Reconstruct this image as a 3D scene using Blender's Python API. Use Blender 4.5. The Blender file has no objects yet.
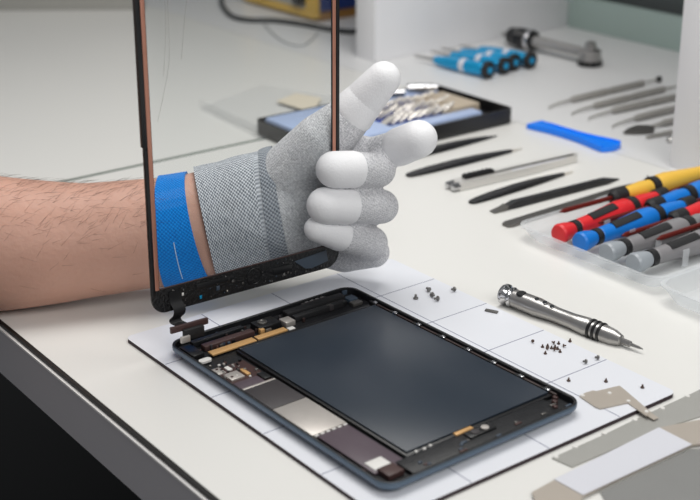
import bpy, bmesh, math, random
from mathutils import Vector, Matrix, Euler
random.seed(7)
C = bpy.context.scene.collection
PI = math.pi
R = math.radians

# ------------------------------------------------------------------ camera
FPX, CH, PIT, ROLL = 1313.79, .3449, .3785, -.0058
Fv = Vector((0, math.cos(PIT), -math.sin(PIT)))
Rv0 = Vector((1, 0, 0)); Uv0 = Rv0.cross(Fv)
Rv = Rv0*math.cos(ROLL) + Uv0*math.sin(ROLL); Uv = Rv.cross(Fv)
CAM = Vector((0, 0, CH))
def ray(px, py): return Fv + Rv*((px-350)/FPX) + Uv*((250-py)/FPX)
def G(px, py, z=0.):            # point of the bench plane seen at a place of the photo
    d = ray(px, py); return CAM + d*((z-CH)/d.z)
def V(px, py, Y):               # point at distance Y along the bench
    d = ray(px, py); return CAM + d*(Y/d.y)
cd = bpy.data.cameras.new('camera'); cam = bpy.data.objects.new('camera', cd); C.objects.link(cam)
m = Matrix((Rv, Uv, -Fv)).transposed().to_4x4(); m.translation = CAM
cam.matrix_world = m
cd.sensor_width = 36; cd.lens = FPX*36/700; cd.clip_start = .01; cd.clip_end = 50
cd.dof.use_dof = True; cd.dof.focus_distance = .80; cd.dof.aperture_fstop = 9.0
bpy.context.scene.camera = cam

BT = -R(53.2)                   # direction of the bench's front edge
ca, sa = math.cos(BT), math.sin(BT)
def BW(A, B, z=0.): return Vector((A*ca - B*sa, A*sa + B*ca, z))

# ------------------------------------------------------------------ materials
def lin(c):
    return tuple(((v/255)/12.92 if v/255 <= .04045 else ((v/255+.055)/1.055)**2.4) for v in c)
def mat(name, col, rough=.5, metal=0., noise=0., nscale=40., bump=0., bscale=200., spec=None, coat=0.):
    M = bpy.data.materials.new(name); M.use_nodes = True
    nt = M.node_tree; b = nt.nodes['Principled BSDF']
    c = lin(col)
    b.inputs['Roughness'].default_value = rough; b.inputs['Metallic'].default_value = metal
    if spec is not None: b.inputs['Specular IOR Level'].default_value = spec
    if coat: b.inputs['Coat Weight'].default_value = coat; b.inputs['Coat Roughness'].default_value = .08
    tc = nt.nodes.new('ShaderNodeTexCoord')
    n = nt.nodes.new('ShaderNodeTexNoise'); n.inputs['Scale'].default_value = nscale; n.inputs['Detail'].default_value = 4
    nt.links.new(tc.outputs['Object'], n.inputs['Vector'])
    mx = nt.nodes.new('ShaderNodeMix'); mx.data_type = 'RGBA'
    nt.links.new(n.outputs['Fac'], mx.inputs['Factor'])
    mx.inputs[6].default_value = (*[v*(1-noise) for v in c], 1); mx.inputs[7].default_value = (*[min(1, v*(1+noise)) for v in c], 1)
    nt.links.new(mx.outputs[2], b.inputs['Base Color'])
    if bump:
        n2 = nt.nodes.new('ShaderNodeTexNoise'); n2.inputs['Scale'].default_value = bscale; n2.inputs['Detail'].default_value = 3
        nt.links.new(tc.outputs['Object'], n2.inputs['Vector'])
        bp = nt.nodes.new('ShaderNodeBump'); bp.inputs['Strength'].default_value = bump; bp.inputs['Distance'].default_value = .001
        nt.links.new(n2.outputs['Fac'], bp.inputs['Height']); nt.links.new(bp.outputs['Normal'], b.inputs['Normal'])
    return M
def clear(name, tint, haze=.3, gloss=.08, rough=.08, fres=.5):   # clear sheet: passes light, hazes and mirrors some of it
    M = bpy.data.materials.new(name); M.use_nodes = True
    nt = M.node_tree; nt.nodes.clear()
    o = nt.nodes.new('ShaderNodeOutputMaterial')
    t = nt.nodes.new('ShaderNodeBsdfTransparent'); t.inputs['Color'].default_value = (*tint, 1)
    d = nt.nodes.new('ShaderNodeBsdfDiffuse'); d.inputs['Color'].default_value = (.93, .95, .97, 1)
    tl = nt.nodes.new('ShaderNodeBsdfTranslucent'); tl.inputs['Color'].default_value = (.93, .95, .97, 1)
    g = nt.nodes.new('ShaderNodeBsdfGlossy'); g.inputs['Roughness'].default_value = rough
    m0 = nt.nodes.new('ShaderNodeMixShader'); m0.inputs[0].default_value = .5
    m1 = nt.nodes.new('ShaderNodeMixShader'); m1.inputs[0].default_value = haze
    m2 = nt.nodes.new('ShaderNodeMixShader')
    lw = nt.nodes.new('ShaderNodeLayerWeight'); lw.inputs['Blend'].default_value = .25
    mu = nt.nodes.new('ShaderNodeMath'); mu.operation = 'MULTIPLY_ADD'; mu.inputs[1].default_value = fres; mu.inputs[2].default_value = gloss*.4
    L = nt.links.new
    L(d.outputs[0], m0.inputs[1]); L(tl.outputs[0], m0.inputs[2])
    L(t.outputs[0], m1.inputs[1]); L(m0.outputs[0], m1.inputs[2])
    L(lw.outputs['Fresnel'], mu.inputs[0]); L(mu.outputs[0], m2.inputs[0])
    L(m1.outputs[0], m2.inputs[1]); L(g.outputs[0], m2.inputs[2]); L(m2.outputs[0], o.inputs[0])
    return M
def knit(name, light, dark, coord, sx, sy, amt=1., bump=.5, axes=(0, 2), smudge=.0):
    """knitted cloth: two crossing waves"""
    M = bpy.data.materials.new(name); M.use_nodes = True
    nt = M.node_tree; b = nt.nodes['Principled BSDF']; L = nt.links.new
    b.inputs['Roughness'].default_value = .9; b.inputs['Specular IOR Level'].default_value = .1
    b.inputs['Sheen Weight'].default_value = .15
    tc = nt.nodes.new('ShaderNodeTexCoord')
    ns = nt.nodes.new('ShaderNodeTexNoise'); ns.inputs['Scale'].default_value = 3 if coord == 'UV' else 90
    L(tc.outputs[coord], ns.inputs['Vector'])
    va = nt.nodes.new('ShaderNodeVectorMath'); va.operation = 'MULTIPLY_ADD'
    k = .004 if coord == 'UV' else .0012
    va.inputs[1].default_value = (k, k, k); L(ns.outputs['Color'], va.inputs[0]); L(tc.outputs[coord], va.inputs[2])
    sp = nt.nodes.new('ShaderNodeSeparateXYZ'); L(va.outputs[0], sp.inputs[0])
    def wave(ax, sc, ph=None):
        a = nt.nodes.new('ShaderNodeMath'); a.operation = 'MULTIPLY'; a.inputs[1].default_value = sc*2*PI
        L(sp.outputs[ax], a.inputs[0])
        s = nt.nodes.new('ShaderNodeMath'); s.operation = 'SINE'
        if ph is not None:
            ad = nt.nodes.new('ShaderNodeMath'); ad.operation = 'ADD'; L(a.outputs[0], ad.inputs[0]); L(ph, ad.inputs[1]); L(ad.outputs[0], s.inputs[0])
        else: L(a.outputs[0], s.inputs[0])
        return s.outputs[0]
    w1 = wave(axes[0], sx); w2 = wave(axes[1], sy)
    p = nt.nodes.new('ShaderNodeMath'); p.operation = 'MULTIPLY'; L(w1, p.inputs[0]); L(w2, p.inputs[1])
    q = nt.nodes.new('ShaderNodeMath'); q.operation = 'MULTIPLY_ADD'; q.inputs[1].default_value = .5*amt; q.inputs[2].default_value = .5; L(p.outputs[0], q.inputs[0])
    n2 = nt.nodes.new('ShaderNodeTexNoise'); n2.inputs['Scale'].default_value = 40 if coord == 'UV' else 900; n2.inputs['Detail'].default_value = 2
    L(tc.outputs[coord], n2.inputs['Vector'])
    q2 = nt.nodes.new('ShaderNodeMath'); q2.operation = 'MULTIPLY_ADD'; q2.inputs[1].default_value = .9 if coord == 'UV' else 1.7; q2.inputs[2].default_value = -.45 if coord == 'UV' else -.85; L(n2.outputs['Fac'], q2.inputs[0])
    q3 = nt.nodes.new('ShaderNodeMath'); q3.operation = 'ADD'; q3.use_clamp = True; L(q.outputs[0], q3.inputs[0]); L(q2.outputs[0], q3.inputs[1])
    mx = nt.nodes.new('ShaderNodeMix'); mx.data_type = 'RGBA'
    mx.inputs[6].default_value = (*lin(dark), 1); mx.inputs[7].default_value = (*lin(light), 1)
    L(q3.outputs[0], mx.inputs['Factor'])
    L(mx.outputs[2], b.inputs['Base Color'])
    bp = nt.nodes.new('ShaderNodeBump'); bp.inputs['Strength'].default_value = bump; bp.inputs['Distance'].default_value = .0006
    L(q3.outputs[0], bp.inputs['Height']); L(bp.outputs['Normal'], b.inputs['Normal'])
    return M

M = {}
M['bench'] = mat('bench_laminate', (228, 227, 223), .34, noise=.015, nscale=6, spec=.4)
M['board'] = mat('rear_laminate', (222, 222, 222), .38, noise=.015, nscale=6, spec=.4)
M['edge_black'] = mat('black_edge', (14, 13, 13), .5)
M['edge_white'] = mat('white_edge', (250, 248, 245), .4)
M['edge_grey'] = mat('grey_edge', (206, 203, 206), .28, noise=.05, nscale=9)
M['seam'] = mat('seam_grey', (104, 114, 107), .6)
M['floor'] = mat('dark_floor', (9, 8, 8), .7, noise=.3, nscale=5)
M['wall'] = mat('back_wall', (92, 98, 98), .7, noise=.04, nscale=3)
M['green_grey'] = mat('green_grey_strip', (168, 186, 180), .4, noise=.03, nscale=5)
M['panel_white'] = mat('white_panel', (234, 234, 236), .45, noise=.015, nscale=6)
M['mat_white'] = mat('mat_white', (226, 228, 234), .38, noise=.01, nscale=30)
M['mat_edge'] = mat('mat_edge', (52, 38, 44), .7)
M['mat_line'] = mat('mat_line', (128, 130, 150), .6)
M['black'] = mat('black_plastic', (20, 20, 22), .38, noise=.15, nscale=120)
M['black_soft'] = mat('black_rubber', (28, 28, 30), .6, bump=.15, bscale=900)
M['tool_black'] = mat('tool_black', (38, 38, 40), .45, noise=.15, nscale=90)
M['tablet_blue'] = mat('tablet_slate', (92, 108, 124), .34, .5, noise=.06, nscale=60)
M['tablet_in'] = mat('tablet_inside', (20, 21, 24), .45, noise=.4, nscale=260, bump=.4, bscale=600)
M['adhesive'] = mat('adhesive_black', (18, 18, 20), .32, noise=.5, nscale=500, bump=.9, bscale=700)
M['lcd'] = mat('display_glass', (46, 54, 64), .30, noise=.05, nscale=8, spec=.35)
M['gold'] = mat('gold_flex', (206, 162, 106), .4, .15, noise=.12, nscale=300)
M['silver'] = mat('shield_silver', (196, 190, 184), .42, .55, noise=.06, nscale=200)
M['chrome'] = mat('chrome', (200, 200, 202), .14, 1., noise=.02)
M['steel'] = mat('steel', (172, 170, 168), .3, .85, noise=.08, nscale=120)
M['steel_dark'] = mat('steel_dark', (112, 110, 107), .42, .7, noise=.1, nscale=120)
M['nickel'] = mat('nickel_plate', (180, 171, 160), .45, .25, noise=.04, nscale=60)
M['nickel_grey'] = mat('grey_plate', (168, 167, 162), .45, .25, noise=.04, nscale=60)
M['sticker'] = mat('pale_sticker', (212, 213, 220), .5)
M['chip'] = mat('chip_dark', (58, 54, 56), .5, noise=.08, nscale=80)
M['rail'] = mat('rail_brown', (52, 38, 36), .5, noise=.3, nscale=260)
M['screw_brown'] = mat('screw_brown', (92, 74, 66), .4, .5)
M['screw_grey'] = mat('screw_grey', (118, 116, 114), .4, .5)
M['bit_metal'] = mat('bit_metal', (222, 216, 206), .3, .35)
M['sheet_vignette'] = mat('sheet_vignette', (140, 140, 138), .45, .3, noise=.05)  # grey darkened so the corner vignette sits in the sheet's colour
M['purple'] = mat('battery_wrap', (86, 74, 82), .42, noise=.1, nscale=60)
M['brown'] = mat('flex_brown', (70, 49, 47), .5, noise=.25, nscale=260)
M['white_part'] = mat('white_part', (224, 222, 218), .5)
M['copper'] = mat('copper_tape', (196, 138, 118), .36, .45, noise=.1, nscale=150)
M['slate_tape'] = mat('slate_tape', (62, 74, 88), .45, noise=.06, nscale=60)
M['glass'] = clear('clear_glass', (.97, .98, .98), .0, .03, .02)
M['frost'] = clear('frosted_plastic', (.985, .99, .995), .31, .05, .25, .10)
M['film'] = clear('clear_film', (.99, .99, .99), .08, .04, .2, .06)
M['blue_tool'] = mat('blue_plastic', (10, 128, 250), .38, noise=.04)
M['cyan'] = mat('blue_anodised', (24, 160, 214), .26, .45, noise=.05)
M['red'] = mat('red_plastic', (222, 40, 46), .42, noise=.04)
M['blue'] = mat('blue_handle', (12, 120, 212), .42, noise=.04)
M['yellow'] = mat('yellow_plastic', (236, 188, 72), .45, noise=.04)
M['grey_plastic'] = mat('grey_plastic', (134, 132, 134), .45, noise=.05)
M['grey_cap'] = mat('grey_cap', (158, 164, 170), .35, noise=.03)
M['red_rod'] = mat('red_brown_rod', (110, 34, 28), .3, .4)
M['navy'] = mat('navy_paint', (14, 46, 116), .4, noise=.06)
M['box_yellow'] = mat('box_yellow', (226, 184, 82), .45, noise=.05)
M['box_grey'] = mat('box_grey', (176, 176, 172), .5)
M['orange'] = mat('orange_strip', (150, 108, 52), .5)
M['cable'] = mat('cable_rubber', (30, 33, 35), .5)
M['cable_thin'] = mat('thin_wire', (150, 152, 152), .5)
M['case_insert'] = mat('pale_blue_insert', (176, 194, 228), .4, noise=.03)
M['case_blue'] = mat('deep_blue_holder', (28, 66, 158), .4)
M['tan'] = mat('tan_card', (190, 176, 156), .55, noise=.06, nscale=100)
M['beige_film'] = mat('beige_patch', (222, 212, 192), .6)
M['skin'] = mat('skin', (200, 156, 138), .5, noise=.10, nscale=28, bump=.35, bscale=260, spec=.35)
M['hair'] = mat('arm_hair', (70, 46, 36), .6)
M['strand'] = mat('loose_strand', (160, 156, 150), .5)
M['pick_steel'] = mat('pick_steel', (168, 165, 160), .35, .35, noise=.05)
M['cutter'] = mat('cutter_silver', (216, 214, 210), .32, .35, noise=.03)
M['glove'] = knit('glove_knit', (240, 240, 242), (160, 161, 167), 'Object', 600, 600, .35, .6)
M['glove_white'] = mat('glove_coating', (238, 238, 240), .6, noise=.02, nscale=200, bump=.25, bscale=900, spec=.3)
M['cuff'] = knit('cuff_knit', (226, 230, 236), (96, 104, 116), 'UV', 84, 23, 1.25, .8, (0, 1))
M['cuff_hem'] = knit('cuff_hem_knit', (182, 188, 196), (88, 96, 108), 'UV', 84, 4, 1.1, .8, (0, 1))
M['band'] = knit('wristband_weave', (22, 144, 232), (8, 106, 196), 'UV', 90, 14, 1., .6, (0, 1))
M['band_line'] = mat('band_line', (190, 216, 240), .6)
sk = M['skin'].node_tree.nodes['Principled BSDF']
sk.inputs['Subsurface Weight'].default_value = .15; sk.inputs['Subsurface Radius'].default_value = (.006, .003, .002); sk.inputs['Subsurface Scale'].default_value = .5

# ------------------------------------------------------------------ mesh building
class MB:
    def __init__(s): s.v = []; s.f = []; s.m = []; s.uv = {}
    def add(s, vs, fs, mi=0, uvs=None):
        o = len(s.v); s.v += [tuple(v) for v in vs]
        for k, f in enumerate(fs):
            if uvs: s.uv[len(s.f)] = uvs[k]
            s.f.append([i+o for i in f]); s.m.append(mi)
        return s
    def box(s, x0, x1, y0, y1, z0, z1, mi=0, b=0.):
        if b <= 0:
            v = [(x, y, z) for z in (z0, z1) for y in (y0, y1) for x in (x0, x1)]
            return s.add(v, [(0, 2, 3, 1), (4, 5, 7, 6), (0, 1, 5, 4), (2, 6, 7, 3), (0, 4, 6, 2), (1, 3, 7, 5)], mi)
        bm = bmesh.new(); bmesh.ops.create_cube(bm, size=1)
        for q in bm.verts: q.co = Vector(((x0+x1)/2+q.co.x*(x1-x0), (y0+y1)/2+q.co.y*(y1-y0), (z0+z1)/2+q.co.z*(z1-z0)))
        bmesh.ops.bevel(bm, geom=bm.edges[:], offset=min(b, .45*min(x1-x0, y1-y0, z1-z0)), segments=2, affect='EDGES', profile=.5)
        bm.verts.index_update()
        s.add([q.co[:] for q in bm.verts], [[q.index for q in f.verts] for f in bm.faces], mi); bm.free(); return s
    def prism(s, poly, z0, z1, mi=0, side=None, bot=None):
        n = len(poly)
        if sum(poly[i][0]*poly[(i+1) % n][1]-poly[(i+1) % n][0]*poly[i][1] for i in range(n)) < 0: poly = poly[::-1]
        s.add([(x, y, z1) for x, y in poly], [list(range(n))], mi)
        s.add([(x, y, z0) for x, y in poly], [list(range(n))[::-1]], mi if bot is None else bot)
        s.add([(x, y, z0) for x, y in poly]+[(x, y, z1) for x, y in poly], [(i, (i+1) % n, n+(i+1) % n, n+i) for i in range(n)], mi if side is None else side)
        return s
    def loft(s, rings, mi=0, cap=True, closed=True, uv=False):
        n = len(rings[0]); vs = [p for r in rings for p in r]; fs = []; us = []
        for j in range(len(rings)-1):
            for i in range(n if closed else n-1):
                k = (i+1) % n
                fs.append((j*n+i, j*n+k, (j+1)*n+k, (j+1)*n+i))
                us.append([(i/n, j/(len(rings)-1)), ((i+1)/n, j/(len(rings)-1)), ((i+1)/n, (j+1)/(len(rings)-1)), (i/n, (j+1)/(len(rings)-1))])
        if cap:
            fs.append(list(range(n))[::-1]); us.append([(0, 0)]*n)
            fs.append([(len(rings)-1)*n+i for i in range(n)]); us.append([(0, 0)]*n)
        return s.add(vs, fs, mi, us if uv else None)
    def lathe(s, prof, n=24, mi=0, off=(0, 0, 0), axis='X'):   # prof: (position along axis, radius)
        rings = []
        for a, r in prof:
            ring = []
            for i in range(n):
                t = 2*PI*i/n
                p = (a, r*math.cos(t), r*math.sin(t)) if axis == 'X' else (r*math.cos(t), r*math.sin(t), a)
                ring.append((p[0]+off[0], p[1]+off[1], p[2]+off[2]))
            rings.append(ring)
        return s.loft(rings, mi)
    def tube(s, pts, rad, n=10, mi=0):
        pts = [Vector(p) for p in pts]; rings = []; up = None
        for i, p in enumerate(pts):
            t = (pts[min(i+1, len(pts)-1)]-pts[max(i-1, 0)]).normalized()
            if up is None: up = t.orthogonal().normalized()
            up = (up - t*up.dot(t)).normalized(); w = t.cross(up)
            r = rad[i] if isinstance(rad, (list, tuple)) else rad
            rings.append([p+(up*math.cos(2*PI*k/n)+w*math.sin(2*PI*k/n))*r for k in range(n)])
        return s.loft(rings, mi)
    def ribbon(s, pts, wv, th, mi=0):      # flat strip: centre points, width vector, thickness
        rings = []; pts = [Vector(p) for p in pts]; wv = Vector(wv)
        for i, p in enumerate(pts):
            t = (pts[min(i+1, len(pts)-1)]-pts[max(i-1, 0)]).normalized(); nn = t.cross(wv.normalized())
            rings.append([p-wv/2-nn*th/2, p+wv/2-nn*th/2, p+wv/2+nn*th/2, p-wv/2+nn*th/2])
        return s.loft(rings, mi)
    def capsule(s, p0, r0, p1, r1, n=20, mi=0, flat=None):
        p0 = Vector(p0); p1 = Vector(p1); t = (p1-p0).normalized(); u = t.orthogonal().normalized(); w = t.cross(u); rings = []
        for k in range(1, 6):
            a = PI/2*(1-k/5); rings.append((p0-t*r0*math.sin(a), max(r0*math.cos(a), 1e-5)))
        for k in range(0, 5):
            a = PI/2*k/5; rings.append((p1+t*r1*math.sin(a), r1*math.cos(a)))
        rings.insert(0, (p0-t*r0*.999, r0*.06)); rings.append((p1+t*r1*.999, r1*.06))
        return s.loft([[c+(u*math.cos(2*PI*i/n)+w*math.sin(2*PI*i/n))*r for i in range(n)] for c, r in rings], mi)
    def chain(s, pts, n=20):
        for (a, ra), (b, rb) in zip(pts, pts[1:]): s.capsule(a, ra, b, rb, n)
        return s
def spline(pts, k=8):
    pts = [Vector(p) for p in pts]; out = []
    for i in range(len(pts)-1):
        a, b, c, d = pts[max(i-1, 0)], pts[i], pts[i+1], pts[min(i+2, len(pts)-1)]
        for j in range(k):
            t = j/k
            out.append(.5*((2*b)+(-a+c)*t+(2*a-5*b+4*c-d)*t*t+(-a+3*b-3*c+d)*t**3))
    out.append(pts[-1]); return out
def rrect(x0, x1, y0, y1, r, n=6):
    out = []
    for cx, cy, a in ((x1-r, y1-r, 0), (x0+r, y1-r, PI/2), (x0+r, y0+r, PI), (x1-r, y0+r, 3*PI/2)):
        for k in range(n+1): out.append((cx+r*math.cos(a+PI/2*k/n), cy+r*math.sin(a+PI/2*k/n)))
    return out
def obj(name, mb, mats, parent=None, loc=None, rot=None, angle=35, smooth=True):
    me = bpy.data.meshes.new(name); me.from_pydata(mb.v, [], mb.f)
    if not isinstance(mats, (list, tuple)): mats = [mats]
    for q in mats: me.materials.append(q)
    for p, mi in zip(me.polygons, mb.m): p.material_index = mi
    if mb.uv:
        ul = me.uv_layers.new(name='UVMap')
        for p in me.polygons:
            if p.index in mb.uv:
                for k, li in enumerate(p.loop_indices): ul.data[li].uv = mb.uv[p.index][k]
    bm = bmesh.new(); bm.from_mesh(me); bmesh.ops.recalc_face_normals(bm, faces=bm.faces); bm.to_mesh(me); bm.free()
    me.update()
    if smooth:
        me.shade_smooth(); me.set_sharp_from_angle(angle=R(angle))
    o = bpy.data.objects.new(name, me); C.objects.link(o)
    if parent: o.parent = parent
    if loc is not None: o.location = loc
    if rot is not None: o.rotation_euler = rot
    return o
def tag(o, label, cat, group=None, kind=None):
    o['label'] = label; o['category'] = cat
    if group: o['group'] = group
    if kind: o['kind'] = kind
    return o
def thing(name, label, cat, loc=(0, 0, 0), rotz=0., group=None):
    o = bpy.data.objects.new(name, None); C.objects.link(o); o.empty_display_size = .02
    o.location = loc; o.rotation_euler = (0, 0, rotz)
    return tag(o, label, cat, group)
def struct(name, mb, mats, **k):
    o = obj(name, mb, mats, **k); o['kind'] = 'structure'; return o
def dup(root, loc=None, rot=None, label=None):
    r = root.copy(); C.objects.link(r)
    if loc is not None: r.location = loc
    if rot is not None: r.rotation_euler = rot
    if label: r['label'] = label
    for ch in list(root.children):
        c = ch.copy(); C.objects.link(c); c.parent = r
        for g in list(ch.children):
            d = g.copy(); C.objects.link(d); d.parent = c
    return r
def ang(a, b): return math.atan2(b.y-a.y, b.x-a.x)

# ------------------------------------------------------------------ setting
FZ = -.76
struct('floor', MB().box(-3, 3, -2, 4, FZ-.05, FZ), M['floor'])
mb = MB(); mb.box(-2.4, .9, 1.25, 1.30, FZ, 1.3)
struct('wall_back', mb, M['wall'], rot=(0, 0, BT))

# workbench: A runs along the front edge, B towards the wall
bench = thing('workbench', 'white laminate workbench with dark seam along its thick front edge, carrying all tools', 'workbench', (0, 0, FZ), BT)
H = -FZ
SA = -.9605
mb = MB(); mb.box(SA+.0030, .55, .2747, .839, H-.0376, H); wt = obj('worktop', mb, [M['bench']], bench, smooth=False)
mb = MB(); mb.box(-1.80, SA-.0030, .2747, .839, H-.0376, H); obj('worktop', mb, [M['bench']], bench, smooth=False)
mb = MB(); mb.box(-1.80, .55, .8398, 1.245, H-.0376, H); obj('rear_board', mb, [M['board']], bench, smooth=False)
mb = MB(); mb.box(SA-.0030, SA+.0030, .276, .839, H-.030, H-.0004); obj('seam_strip', mb, [M['seam']], bench, smooth=False)
mb = MB(); mb.box(-1.80, .55, .2725, .2747, H-.0030, H-.0003); obj('edge_strip', mb, [M['edge_black']], bench, smooth=False)
mb = MB(); mb.box(-1.80, .55, .2708, .2747, H-.0044, H-.0030); obj('edge_strip', mb, [M['edge_white']], bench, smooth=False)
mb = MB(); mb.box(-1.80, .55, .2712, .2747, H-.0372, H-.0044); obj('front_edge', mb, [M['edge_grey']], bench, smooth=False)
for A in (-1.75, -.3, .5):
    for B in (.40, 1.2):
        mb = MB(); mb.box(A-.03, A+.03, B-.03, B+.03, 0, H-.0376, b=.003); obj('leg', mb, M['edge_grey'], bench)

shelf = thing('shelf_unit', 'white shelf unit with upright dividers standing along the back of the workbench', 'shelf', BW(0, 0), BT)
mb = MB(); mb.box(-1.163, -1.128, .880, 1.205, 0, .36, b=.001); obj('divider_panel', mb, M['panel_white'], shelf)
mb = MB(); mb.box(-.682, -.652, .846, 1.205, 0, .36, b=.001); obj('divider_panel', mb, M['panel_white'], shelf)
mb = MB(); mb.box(-1.128, -.682, 1.181, 1.187, 0, .040, b=.001); obj('upstand_strip', mb, M['green_grey'], shelf)
mb = MB(); mb.box(-1.163, .30, 1.205, 1.217, 0, .38); obj('back_panel', mb, M['wall'], shelf)
mb = MB(); mb.box(-1.163, .30, .98, 1.205, .36, .38, b=.001); obj('shelf_board', mb, M['panel_white'], shelf)

mb = MB(); mb.box(-.19, .17, 0, .012, 0, .16, b=.002)  # upright grey slab forming a darker band at the far left end
tag(obj('grey_panel', mb, M['nickel_grey'], loc=(-.44, 1.73, 0)), 'plain grey upright panel at the far left end of the workbench', 'panel')

# ------------------------------------------------------------------ work mat
MT = -.9193; MZ = .0025
tm = obj('work_mat', MB(), M['mat_white'])
bpy.data.objects.remove(tm)
mb = MB(); mb.prism(rrect(-.0475, .2045, -.1605, .0462, .005), 0, MZ, 0, 1, 1)
lw = .00028; zt = MZ+.00008
for u in (0, .051, .102, .153): mb.box(u-lw, u+lw, -.1600, .0457, MZ-.0005, zt, 2)
for v in (0, -.0533, -.1066): mb.box(-.0470, .2040, v-lw, v+lw, MZ-.0005, zt, 2)
wm = obj('work_mat', mb, [M['mat_white'], M['mat_edge'], M['mat_line']], loc=(.0197, .7802, 0), rot=(0, 0, MT), smooth=False)
tag(wm, 'white gridded work mat with dark edge lying under the opened tablet', 'mat')

# ------------------------------------------------------------------ tablet
tb = thing('tablet', 'opened slate blue tablet showing its display and inner electronics, lying on the gridded mat', 'tablet', (.0082, .6598, MZ+.0001), -.9079)
hl, hw = .1018, .0686
mb = MB()
def rr(inset, z, r=.0095): return [(x, y, z) for x, y in rrect(-hl+inset, hl-inset, -hw+inset, hw-inset, max(r-inset, .002), 8)]
rings = [rr(.0085, 0), rr(.0045, .0008), rr(.0012, .0026), rr(0, .0044), rr(0, .0066), rr(.0003, .0071), rr(.0013, .0072), rr(.0019, .0068), rr(.0021, .0030)]
mb.loft(rings, 0, cap=True)
for k in range(len(mb.f)):
    pass
n_ = len(rings[0])
for k in range(len(rings)-1):
    for i in range(n_):
        mb.m[k*n_+i] = 0 if k < 5 else (1 if k < 8 else 1)
mb.m[-1] = 1
obj('back_shell', mb, [M['tablet_blue'], M['tablet_in']], tb)
def tpart(name, u0, u1, v0, v1, z0, z1, mt, b=.0003, parent=tb):
    return obj(name, MB().box(u0, u1, v0, v1, z0, z1, 0, b), mt, parent)
tpart('display_frame', -.0705, .0830, -.0402, .0637, .003, .0050, M['black'])
d = tpart('display_panel', -.0685, .0808, -.0385, .0625, .0050, .0062, M['lcd'])
d['label'] = 'dark blue grey display panel'
tpart('display_bar', -.0715, -.0690, -.0385, .0600, .0048, .0060, M['black'])
# left strip with boards
tpart('logic_board', -.0600, .0380, -.0645, -.0420, .003, .0036, M['brown'])
for (u0, u1, v0, v1, z, mt, nm) in [
        (-.0500, -.0412, -.0625, -.0535, .0046, 'silver', 'shield_can'), (-.0375, -.0275, -.0640, -.0480, .0045, 'purple', 'chip'),
        (-.0395, -.0310, -.0470, -.0425, .0048, 'black', 'connector'), (-.0500, -.0420, -.0515, -.0490, .0046, 'gold', 'flex_strip'),
        (-.0600, -.0520, -.0640, -.0590, .0043, 'silver', 'chip'), (-.0580, -.0530, -.0570, -.0540, .0044, 'white_part', 'chip'),
        (-.0265, .0008, -.0645, -.0423, .0050, 'chip', 'shield_can'), (.0015, .0370, -.0645, -.0423, .0051, 'silver', 'shield_can'),
        (.0385, .0850, -.0625, -.0425, .0046, 'purple', 'battery'), (.0745, .0830, -.0605, -.0500, .0050, 'white_part', 'sticker')]:
    o = tpart(nm, u0, u1, v0, v1, .0032, z, M[mt])
    if nm == 'sticker': o['label'] = 'white sticker'
tpart('shield_rim', -.0285, -.0268, -.0640, -.0425, .0032, .0049, M['silver'])
for i in range(6):
    v = -.0635+i*.0037
    tpart('solder_pad', .0374, .0384, v, v+.0024, .0040, .0049, M['white_part'], .0001)
for i in range(16):
    u = -.064+i*.0095; tpart('edge_contact', u, u+random.uniform(.002, .005), -.0660, -.0648, .0035, random.uniform(.0046, .0056), M[random.choice(['steel_dark', 'brown', 'black'])], .0001)
for _ in range(34):
    u, v = random.uniform(-.0655, -.0400), random.uniform(-.0650, -.0445); a_, b_ = random.uniform(.0006, .0018), random.uniform(.0006, .0018)
    tpart('component', u, u+a_, v, v+b_, .0034, random.uniform(.0042, .0050), M[random.choice(['white_part', 'silver', 'brown', 'chip', 'black', 'steel'])], .0001)
for _ in range(26):
    u, v = random.uniform(-.0985, -.0800), random.uniform(-.0600, .0600); a_, b_ = random.uniform(.0006, .0016), random.uniform(.0010, .0040)
    tpart('component', u, u+a_, v, v+b_, .0034, random.uniform(.0050, .0070), M[random.choice(['slate_tape', 'steel_dark', 'brown', 'chip', 'black', 'rail'])], .0001)
# rear rail: connectors, camera, speaker bars
tpart('flex_strip', -.0795, -.0738, -.0540, -.0230, .0040, .0052, M['gold'])['label'] = 'gold flex strip'
tpart('flex_strip', -.0795, -.0745, -.0215, .0000, .0040, .0052, M['gold'])
tpart('flex_tab', -.0770, -.0735, .0005, .0050, .0040, .0053, M['white_part'])
ov = MB().prism(rrect(-.0735, -.0690, -.0648, -.0570, .0021), .0040, .0052); obj('foam_pad', ov, M['white_part'], tb)
tpart('side_bar', -.0885, -.0835, -.0530, -.0180, .003, .0062, M['brown'])
tpart('side_bar', -.0960, -.0920, -.0560, -.0200, .003, .0064, M['tablet_in'])
tpart('corner_bracket', -.0930, -.0780, -.0645, -.0570, .003, .0058, M['black'])
cm = tpart('camera_module', -.0945, -.0835, -.0140, .0015, .003, .0068, M['black'])
obj('lens', MB().lathe([(.0068, .0030), (.0076, .0030), (.0078, .0024), (.0072, .0020)], 20, off=(-.0895, -.0085, 0), axis='Z'), M['steel_dark'], cm)
tpart('camera_clip', -.0845, -.0815, -.0150, -.0120, .003, .0066, M['gold'])
tpart('silver_connector', -.0885, -.0805, .0030, .0100, .003, .0064, M['silver'])
tpart('speaker_bar', -.0960, -.0900, .0110, .0560, .003, .0070, M['black_soft'])
tpart('speaker_bar', -.0875, -.0835, .0120, .0520, .003, .0066, M['black_soft'])
tpart('speaker_grille', -.0972, -.0958, .0260, .0450, .003, .0073, M['chip'])
for v in (.029, .033, .037, .041): tpart('bright_tab', -.0970, -.0960, v, v+.0022, .0070, .0076, M['steel'], .0001)
tpart('corner_connector', -.0915, -.0850, .0555, .0620, .003, .0056, M['slate_tape'])
tpart('corner_connector', -.0840, -.0790, .0540, .0615, .003, .0052, M['steel_dark'])
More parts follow.
